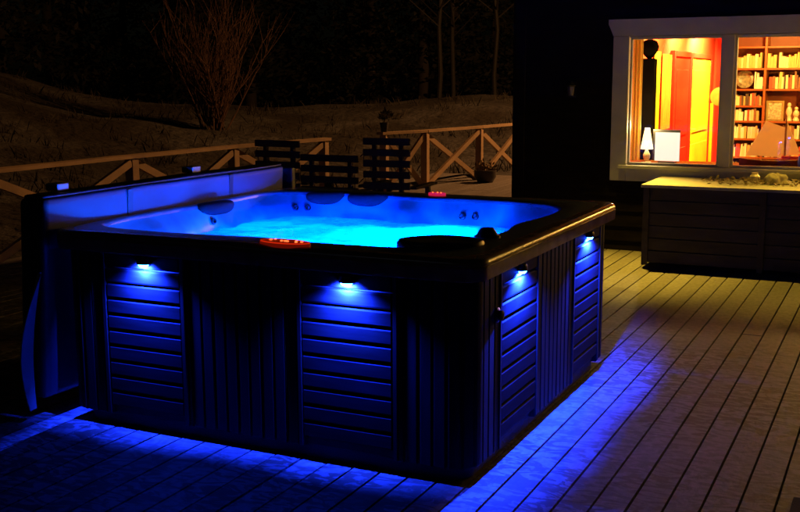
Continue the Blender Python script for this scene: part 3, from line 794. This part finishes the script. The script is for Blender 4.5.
# black cabinet with round finial on the left wall
bc = empty('tall_cabinet', (1.212, 7.0, -.098), label='tall narrow black cabinet with a round top beside the left curtain', cat='cabinet')
MB().bbox(-.070, .066, -.07, .07, 0, 1.90, .008).build('body', M['blackwood'], bc)
MB().lathe([(.02, 1.90), (.05, 1.93), (.085, 1.98), (.09, 2.02), (.07, 2.07), (.02, 2.09)], (0, 0, 0), 20).build('finial', M['blackwood'], bc, smooth=True)
# curtain at the left edge of the window, and a yellow and an orange hanging on the red wall
def cloth(name, a, b, z0, z1, nw, amp, th, mat, label, cat):
    a = Vector(a); b = Vector(b); d = (b-a); nrm = Vector((-d.y, d.x, 0)).normalized(); mb = MB(); n_ = nw*10; vs = []
    for i in range(n_+1):
        t = i/n_; o = nrm*amp*math.sin(t*nw*2*math.pi)
        for z in (z0, z1):
            k = 1 if z == z1 else 1.15
            for s in (-th/2, th/2): vs.append(tuple(a + d*t + o*k + nrm*s + Vector((0, 0, z))))
    fs = []
    for i in range(n_):
        p = i*4; q = p+4; fs += [(p, q, q+2, p+2), (p+1, p+3, q+3, q+1), (p, p+1, q+1, q), (p+2, q+2, q+3, p+3)]
    fs += [(0, 2, 3, 1), (n_*4, n_*4+1, n_*4+3, n_*4+2)]
    mb.add(vs, fs); return tag(mb.build(name, mat, smooth=True), label=label, cat=cat)
cloth('curtain', (1.205, 6.36, 0), (1.285, 6.40, 0), .83, 2.1, 3, .012, .004, M['curtain'], 'narrow cream curtain hanging at the left edge of the window', 'curtain')
cloth('wall_hanging', (1.02, 8.12, 0), (1.02, 8.40, 0), .70, 1.90, 3, .010, .004, M['yellow'], 'narrow yellow hanging on the red wall right of the black cabinet', 'hanging')
cloth('wall_hanging', (1.02, 8.55, 0), (1.02, 9.02, 0), 1.02, 1.88, 4, .012, .004, M['orange'], 'orange hanging on the red wall left of the red door', 'hanging')
cloth('wall_hanging', (1.02, 11.68, 0), (1.02, 12.1, 0), .3, 1.25, 3, .010, .004, M['yellow'], 'yellow hanging low on the red wall right of the yellow door', 'hanging')
pm = MB().lathe([(.115, 0), (.118, .006), (.09, .016), (.03, .022), (.01, .022)], (0, 0, 0), 28, Matrix.Rotation(R(90), 3, 'X')).build('wall_plate', M['brass'], smooth=True, loc=(1.372, 10.418, 1.37))
tag(pm, label='round brass plate hung on the red door post beside the bookcase', cat='plate')

# bookcase
BX0, BX1, BYF, BYB = 1.452, 3.05, 10.12, 10.43
bk = empty('bookcase', (BX0, BYF, -.098), label='wide pine bookcase full of books seen through the right window pane', cat='bookcase')
def brel(mb): mb.v = [(p[0]-BX0, p[1]-BYF, p[2]+.098) for p in mb.v]; return mb
SH = [.05, .40, .625, .855, 1.075, 1.265, 1.47, 1.725, 1.99]
VX = [BX0, 1.938, 2.50, BX1-.03]
mb = MB(); mb.box(BX0, BX1, BYB-.012, BYB, -.098, 2.2); brel(mb).build('back_panel', M['shelfback'], bk)
for vx in VX:
    mb = MB(); mb.bbox(vx, vx+.028, BYF, BYB-.013, -.098, 2.2, .002); brel(mb).build('upright', M['shelf'], bk)
for a, b in zip(VX, VX[1:]):
    for z in SH:
        if a > 1.9 and abs(z-1.265) < .01: continue
        mb = MB(); mb.bbox(a+.029, b-.001, BYF+.004, BYB-.014, z-.022, z, .002); brel(mb).build('shelf', M['shelf'], bk)
mb = MB(); mb.bbox(BX0-.02, BX1+.02, BYF-.02, BYB, 2.202, 2.235, .004); brel(mb).build('cornice', M['shelf'], bk)
# books: one small mesh per colour, copied along the shelves
protos = []
for k, m_ in enumerate(LEAFY):
    b = MB(); b.bbox(-.5, .5, 0, 1, 0, 1, .03); b.m = 0
    me = bpy.data.meshes.new('book'); me.from_pydata(b.v, [], b.f); me.materials.append(m_); protos.append(me)
ROWN = {.40: 'lowest shelf', .625: 'second shelf from the bottom', .855: 'third shelf from the bottom', 1.075: 'shelf below the round plate shelf', 1.265: 'shelf just under the round plate', 1.47: 'shelf of the round plate', 1.725: 'top shelf'}
def fill(x, xe, z, hmax, pal, col):
    while x < xe - .02:
        t = random.uniform(.016, .036)
        if x + t > xe: break
        k = random.choice(pal)
        if random.random() < .06: x += random.uniform(.01, .03); continue
        h = hmax*random.uniform(.62, .97); d = random.uniform(.13, .19)
        o = bpy.data.objects.new('book', protos[k]); COL.objects.link(o)
        o.location = (x+t/2, BYF+.02+random.uniform(0, .02), z+.001); o.scale = (t, d, h)
        if random.random() < .10: o.rotation_euler = (0, R(random.uniform(2, 5)), 0)
        where = ROWN[z]
        tag(o, label=f'{BOOKCOL[k]} book spine on the {where}, {col} of the bookcase', cat='book', group=f'{BOOKCOL[k]} books, {where}, {col}')
        x += t + .001
PAL = [0, 1, 5, 1, 2, 3, 4, 2, 0]; PALE = [0, 5, 5, 0, 1, 1, 2, 3]
fill(1.485, 1.93, 1.725, .20, [1, 1, 0], 'left column'); fill(1.970, 2.45, 1.725, .20, [1, 1, 0], 'right column')
fill(1.825, 1.93, 1.47, .22, PALE, 'left column'); fill(2.000, 2.45, 1.47, .22, PAL, 'right column')
fill(1.485, 1.93, 1.265, .17, PAL, 'left column')
fill(1.485, 1.93, 1.075, .17, PALE, 'left column')
fill(1.485, 1.93, .855, .18, PALE, 'left column'); fill(2.15, 2.45, .855, .18, PAL, 'right column')
fill(1.485, 1.93, .625, .18, PALE, 'left column'); fill(1.970, 2.45, .625, .18, PAL, 'right column')
fill(1.485, 1.93, .40, .19, PALE, 'left column'); fill(1.970, 2.45, .40, .19, PAL, 'right column')
pm = MB().lathe([(.108, 0), (.112, .006), (.075, .014), (.07, .010), (.01, .010)], (0, 0, 0), 32, Matrix.Rotation(R(80), 3, 'X')).build('plate', M['plate'], smooth=True, loc=(1.70, 10.24, 1.59))
tag(pm, label='round patterned grey plate propped on a bookcase shelf', cat='plate')
pf = empty('framed_picture', (2.085, 10.17, 1.076), R(0), label='small framed picture standing on the bookcase behind the model sails', cat='picture')
fr = MB(); fr.bbox(-.105, -.08, 0, .02, 0, .25, .003); fr.bbox(.08, .105, 0, .02, 0, .25, .003); fr.bbox(-.079, .079, 0, .02, 0, .025, .003); fr.bbox(-.079, .079, 0, .02, .225, .25, .003); fr.build('frame', M['curtain'], pf)
MB().box(-.079, .079, .008, .014, .026, .224).build('print', M['paper'], pf)
for (fx, hh, lb) in ((2.25, .22, 'taller'), (2.335, .17, 'shorter')):
    fg = MB().lathe([(.035, 0), (.04, .01), (.022, .06*hh/.2), (.038, .10*hh/.2), (.030, .14*hh/.2), (.016, .16*hh/.2), (.024, .18*hh/.2), (.018, hh), (.004, hh+.008)], (0, 0, 0), 18).build('vase', M['ceramic'], smooth=True, loc=(fx, 10.19, 1.076))
    tag(fg, label=f'{lb} pale vase on the bookcase right of the framed picture', cat='vase')
# model sailing boat on the table
bt = empty('model_boat', (2.46, 6.52, TZ), label='model sailing boat with pale sails standing inside the right window pane', cat='model boat')
mb = MB(); hp = []
ns = 14
vs = []
for i in range(ns+1):
    t = i/ns; xx = -.27 + .60*t; wv = .055*math.sin(math.pi*min(1, .18+.82*t))**.7; zs = .055 + .02*(2*t-1)**2
    vs += [(xx, -wv, zs), (xx, -wv*.6, .02), (xx, 0, .004), (xx, wv*.6, .02), (xx, wv, zs)]
fs = []
for i in range(ns):
    for k in range(4): fs.append((i*5+k, i*5+k+1, (i+1)*5+k+1, (i+1)*5+k))
    fs.append((i*5+4, i*5, (i+1)*5, (i+1)*5+4))
fs += [[0, 1, 2, 3, 4], [ns*5+k for k in range(5)][::-1]]
mb.add(vs, fs); mb.build('hull', M['hull'], bt, smooth=True)
MB().tube([(.125, 0, .05), (.125, 0, .47)], .006, 8).build('mast', M['shelf'], bt, smooth=True)
MB().prism([(-.05, -.012, .42), (.115, -.006, .36), (.118, -.006, .09), (-.215, -.02, .10)], (0, .004, 0)).build('mainsail', M['sail'], bt)
MB().prism([(.135, -.004, .41), (.265, -.02, .12), (.135, -.01, .105)], (0, .004, 0)).build('jib', M['sail'], bt)
MB().bbox(.10, .30, -.035, .035, .073, .100, .006).build('deckhouse', M['red'], bt)
bx = MB().lathe([(.03, 0), (.034, .05), (.03, .10), (.012, .115)], (0, 0, 0), 18).build('mug', M['blue'], smooth=True, loc=(2.735, 6.50, TZ+.0)); tag(bx, label='small blue bottle-like cup right of the model boat', cat='cup')
bx.location.z = TZ
# ceiling lamps of the room
def pendant(x, y, drop, label):
    p = empty('pendant_lamp', (x, y, ZC-.002), label=label, cat='lamp')
    MB().tube([(0, 0, 0), (0, 0, -drop)], .005, 6).build('cable', M['black'], p)
    mb = MB().lathe([(.03, -drop+.02), (.05, -drop), (.15, -drop-.12), (.155, -drop-.14)], (0, 0, 0), 24); mb.f = mb.f[:-2]; mb.mi = mb.mi[:-2]; mb.build('lamp_shade', M['shade'], p, smooth=True)
    MB().lathe([(.01, -drop-.02), (.03, -drop-.04), (.035, -drop-.08), (.015, -drop-.11)], (0, 0, 0), 14).build('bulb', M['bulb'], p, smooth=True)
pendant(3.7, 8.3, .25, 'shaded pendant lamp over the middle of the room')
WARM = (1, .54, .10)
point('room_light', (3.7, 8.3, ZC-.45), 250, WARM, .08)
# wall-washing ceiling lamps: hooded, so they light the walls in front of them and not the window
def washer(x, y, d, pw, label, col=(1, .68, .13)):
    w_ = empty('ceiling_lamp', (x, y, ZC-.002), label=label, cat='lamp')
    MB().lathe([(.06, 0), (.06, -.05), (.052, -.06), (.045, -.05)], (0, 0, 0), 20).build('housing', M['black'], w_, smooth=True)
    MB().lathe([(.040, -.058), (.030, -.066), (.01, -.068)], (0, 0, 0), 16).build('bulb', M['bulb'], w_, smooth=True)
    spot('ceiling_lamp_light', (x, y, ZC-.09), d, pw, col, R(72), .5, .03)
washer(1.40, 8.25, (-1, .15, -.75), 300, 'small hooded ceiling lamp over the orange hanging')
washer(1.40, 9.55, (-1, .15, -.75), 400, 'small hooded ceiling lamp by the red door')
washer(1.42, 10.95, (-1, .10, -.75), 700, 'small hooded ceiling lamp by the yellow door')
washer(2.15, 9.25, (-.1, 1, -.85), 150, 'small hooded ceiling lamp in front of the bookcase', (1, .54, .12))

# ------------------------------------------------------------------ yard lamp behind the house: it lights the fence and the slope
yl = empty('street_lamp', (3.27, 18.5, -.4), label='tall lit street lamp on a steel pole behind the house', cat='street lamp')
MB().tube([(0, 0, 0), (0, 0, 6.4), (-.15, 0, 6.75), (-.6, 0, 6.9)], [.07, .05, .04, .035], 12).build('pole', M['steel'], yl, smooth=True)
MB().bbox(-1.1, -.55, -.12, .12, 6.86, 6.98, .03).build('lamp_head', M['steel'], yl)
MB().bbox(-1.05, -.62, -.09, .09, 6.82, 6.858, .01).build('lens', M['bulb'], yl)
point('street_light', (2.45, 18.5, 6.3), 4700, (1, .42, .12), .12)

# ------------------------------------------------------------------ bare shrub on the slope
def shrub():
    mb = MB()
    for k in range(62):
        a = random.uniform(0, 2*math.pi); r = random.uniform(0, .45); ln_ = random.uniform(1.6, 3.4)
        p = Vector((math.cos(a)*r*.6, math.sin(a)*r*.6, -.1)); lean = Vector((random.gauss(0, .24), random.gauss(0, .24), 1)).normalized()
        if k < 3: lean = Vector(((-.55, .50, .40)[k], 0, 1)).normalized(); ln_ = 3.0
        pts_ = []; q = p.copy(); d = lean.copy(); ns_ = 9
        for i in range(ns_+1):
            pts_.append(q.copy()); d = (d + Vector((random.gauss(0, .10), random.gauss(0, .10), .03))).normalized(); q = q + d*ln_/ns_
        r0_ = random.uniform(.010, .022)
        mb.tube(pts_, [r0_*(1-.85*i/ns_) for i in range(ns_+1)], 5)
        for _ in range(random.randint(6, 12)):
            i = random.randint(2, ns_-1); b0 = pts_[i]; d2 = (d + Vector((random.gauss(0, .5), random.gauss(0, .5), .35))).normalized(); L_ = random.uniform(.3, .8)
            mb.tube([b0, b0+d2*L_*.5+Vector((0, 0, .02)), b0+d2*L_+Vector((0, 0, .08))], [.007, .005, .002], 4)
    return mb
sh = shrub().build('bare_shrub', M['bark'], loc=(-10.45, 15.8, ground_z(-10.45, 15.8))); tag(sh, label='big leafless shrub of many upright stems on the snowy slope', cat='shrub')

mb = MB()
for k in range(420):
    a_ = random.uniform(-1.02, -.28); d_ = random.uniform(14.5, 30)
    gx, gy = CX + math.sin(a_)*d_, CY + math.cos(a_)*d_
    if (gx > -4.4 and gy < 13.6): continue
    for j in range(random.randint(6, 16)):
        px, py = gx + random.gauss(0, .12), gy + random.gauss(0, .12); pz = ground_z(px, py) - .02
        h_ = random.uniform(.08, .28); q = Vector((px, py, pz)); t_ = q + Vector((random.gauss(0, .4)*h_, random.gauss(0, .4)*h_, h_)); s_ = Vector((random.gauss(0, 1), random.gauss(0, 1), 0)).normalized()*.010
        mb.add([q-s_, q+s_, (q+t_)/2 + s_*.8 + Vector((0, 0, .02)), t_], [(0, 1, 2, 3)])
tag(mb.build('dry_grass', M['drygrass']), kind='stuff', label='tufts of dry grass poking through the thin snow on the slope', cat='grass')

# ------------------------------------------------------------------ forest beyond the slope
def conifer_mesh():
    tr = MB().tube([(0, 0, -.5), (.03, 0, 5), (0, .03, 11)], [.22, .15, .02], 9)
    cr = MB(); z = 2.0
    while z < 11.4:
        rad = (11.6-z)*.27 + .15
        for k in range(9):
            a = random.uniform(0, 2*math.pi); L_ = rad*random.uniform(.7, 1.1); d = Vector((math.cos(a), math.sin(a), -.28))
            for j in range(16):
                t = random.uniform(.15, 1); c = Vector((0, 0, z)) + d*L_*t + Vector((random.gauss(0, .10), random.gauss(0, .10), random.gauss(0, .07)))
                s = Vector((random.gauss(0, 1), random.gauss(0, 1), random.gauss(-.4, .5))).normalized()*random.uniform(.18, .34); u_ = s.orthogonal().normalized()*.06
                cr.add([c, c+s*.5+u_, c+s, c+s*.5-u_], [(0, 1, 2, 3)])
        z += .34
    return tr, cr
t0 = empty('conifer_tree', (0, 0, 0), label='dark conifer tree standing in the night forest beyond the slope', cat='tree', group='conifers of the dark forest')
tr, cr = conifer_mesh(); tr.build('trunk', M['trunk'], t0, smooth=True); cr.build('crown', M['needles'], t0)
spots_ = []
for k in range(26):
    ang = -1.0 + k*.038 + random.uniform(-.012, .012); dist = random.uniform(37, 52)
    spots_.append((CX + math.sin(ang)*dist, CY + math.cos(ang)*dist))
for i, (a, b) in enumerate(spots_):
    o = t0 if i == 0 else copy_tree(t0)
    o.location = (a, b, ground_z(a, b)); o.rotation_euler = (0, 0, random.uniform(0, 6.28)); s = random.uniform(.8, 1.35); o.scale = (s, s, s)
def birch():
    mb = MB().tube([(0, 0, -.4), (.10, 0, 1.2), (.02, .05, 2.6), (.16, 0, 4.2), (.05, .1, 6), (.22, 0, 9)], [.09, .08, .07, .06, .045, .015], 9)
    for _ in range(26):
        z = random.uniform(2.6, 8.5); a = random.uniform(0, 6.28); L_ = (9.6-z)*.28; p = Vector((.03, 0, z)); d = Vector((math.cos(a), math.sin(a), .8))
        mb.tube([p, p+d*L_*.5, p+d*L_+Vector((0, 0, -.1))], [.025, .016, .005], 5)
    return mb
b0 = birch().build('birch_tree', M['birch'], smooth=True)
for i, (a, dist, lb) in enumerate(((-.413, 33, 'slim bare birch tree, second from the house corner, among dark conifers'), (-.398, 34.5, 'slim bare birch tree third from the house corner, close beside another birch'), (-.358, 33.5, 'slim bare birch tree nearest the dark house corner'))):
    o = b0 if i == 0 else b0.copy()
    if i: COL.objects.link(o)
    x_, y_ = CX + math.sin(a)*dist, CY + math.cos(a)*dist
    o.location = (x_, y_, ground_z(x_, y_)); o.rotation_euler = (0, 0, i*2.1)
    tag(o, label=lb, cat='tree', group='birches at the forest edge')

# ------------------------------------------------------------------ dark mat at the deck's near right
mt = MB().bbox(0, .75, -.5, 0, .001, .016, .004).build('door_mat', M['mat'], loc=(3.285, .43, 0)); tag(mt, label='dark rubber mat lying on the frosted deck boards, only its corner in view', cat='mat')

# ------------------------------------------------------------------ render settings
scene.render.engine = 'CYCLES'
scene.view_settings.view_transform = 'Standard'
try: scene.view_settings.look = 'None'
except Exception: pass
scene.view_settings.exposure = 0; scene.view_settings.gamma = 1; scene.view_settings.use_curve_mapping = False
cy = scene.cycles; cy.use_denoising = True; cy.max_bounces = 8; cy.transparent_max_bounces = 12; cy.sample_clamp_indirect = 4; cy.use_light_tree = True
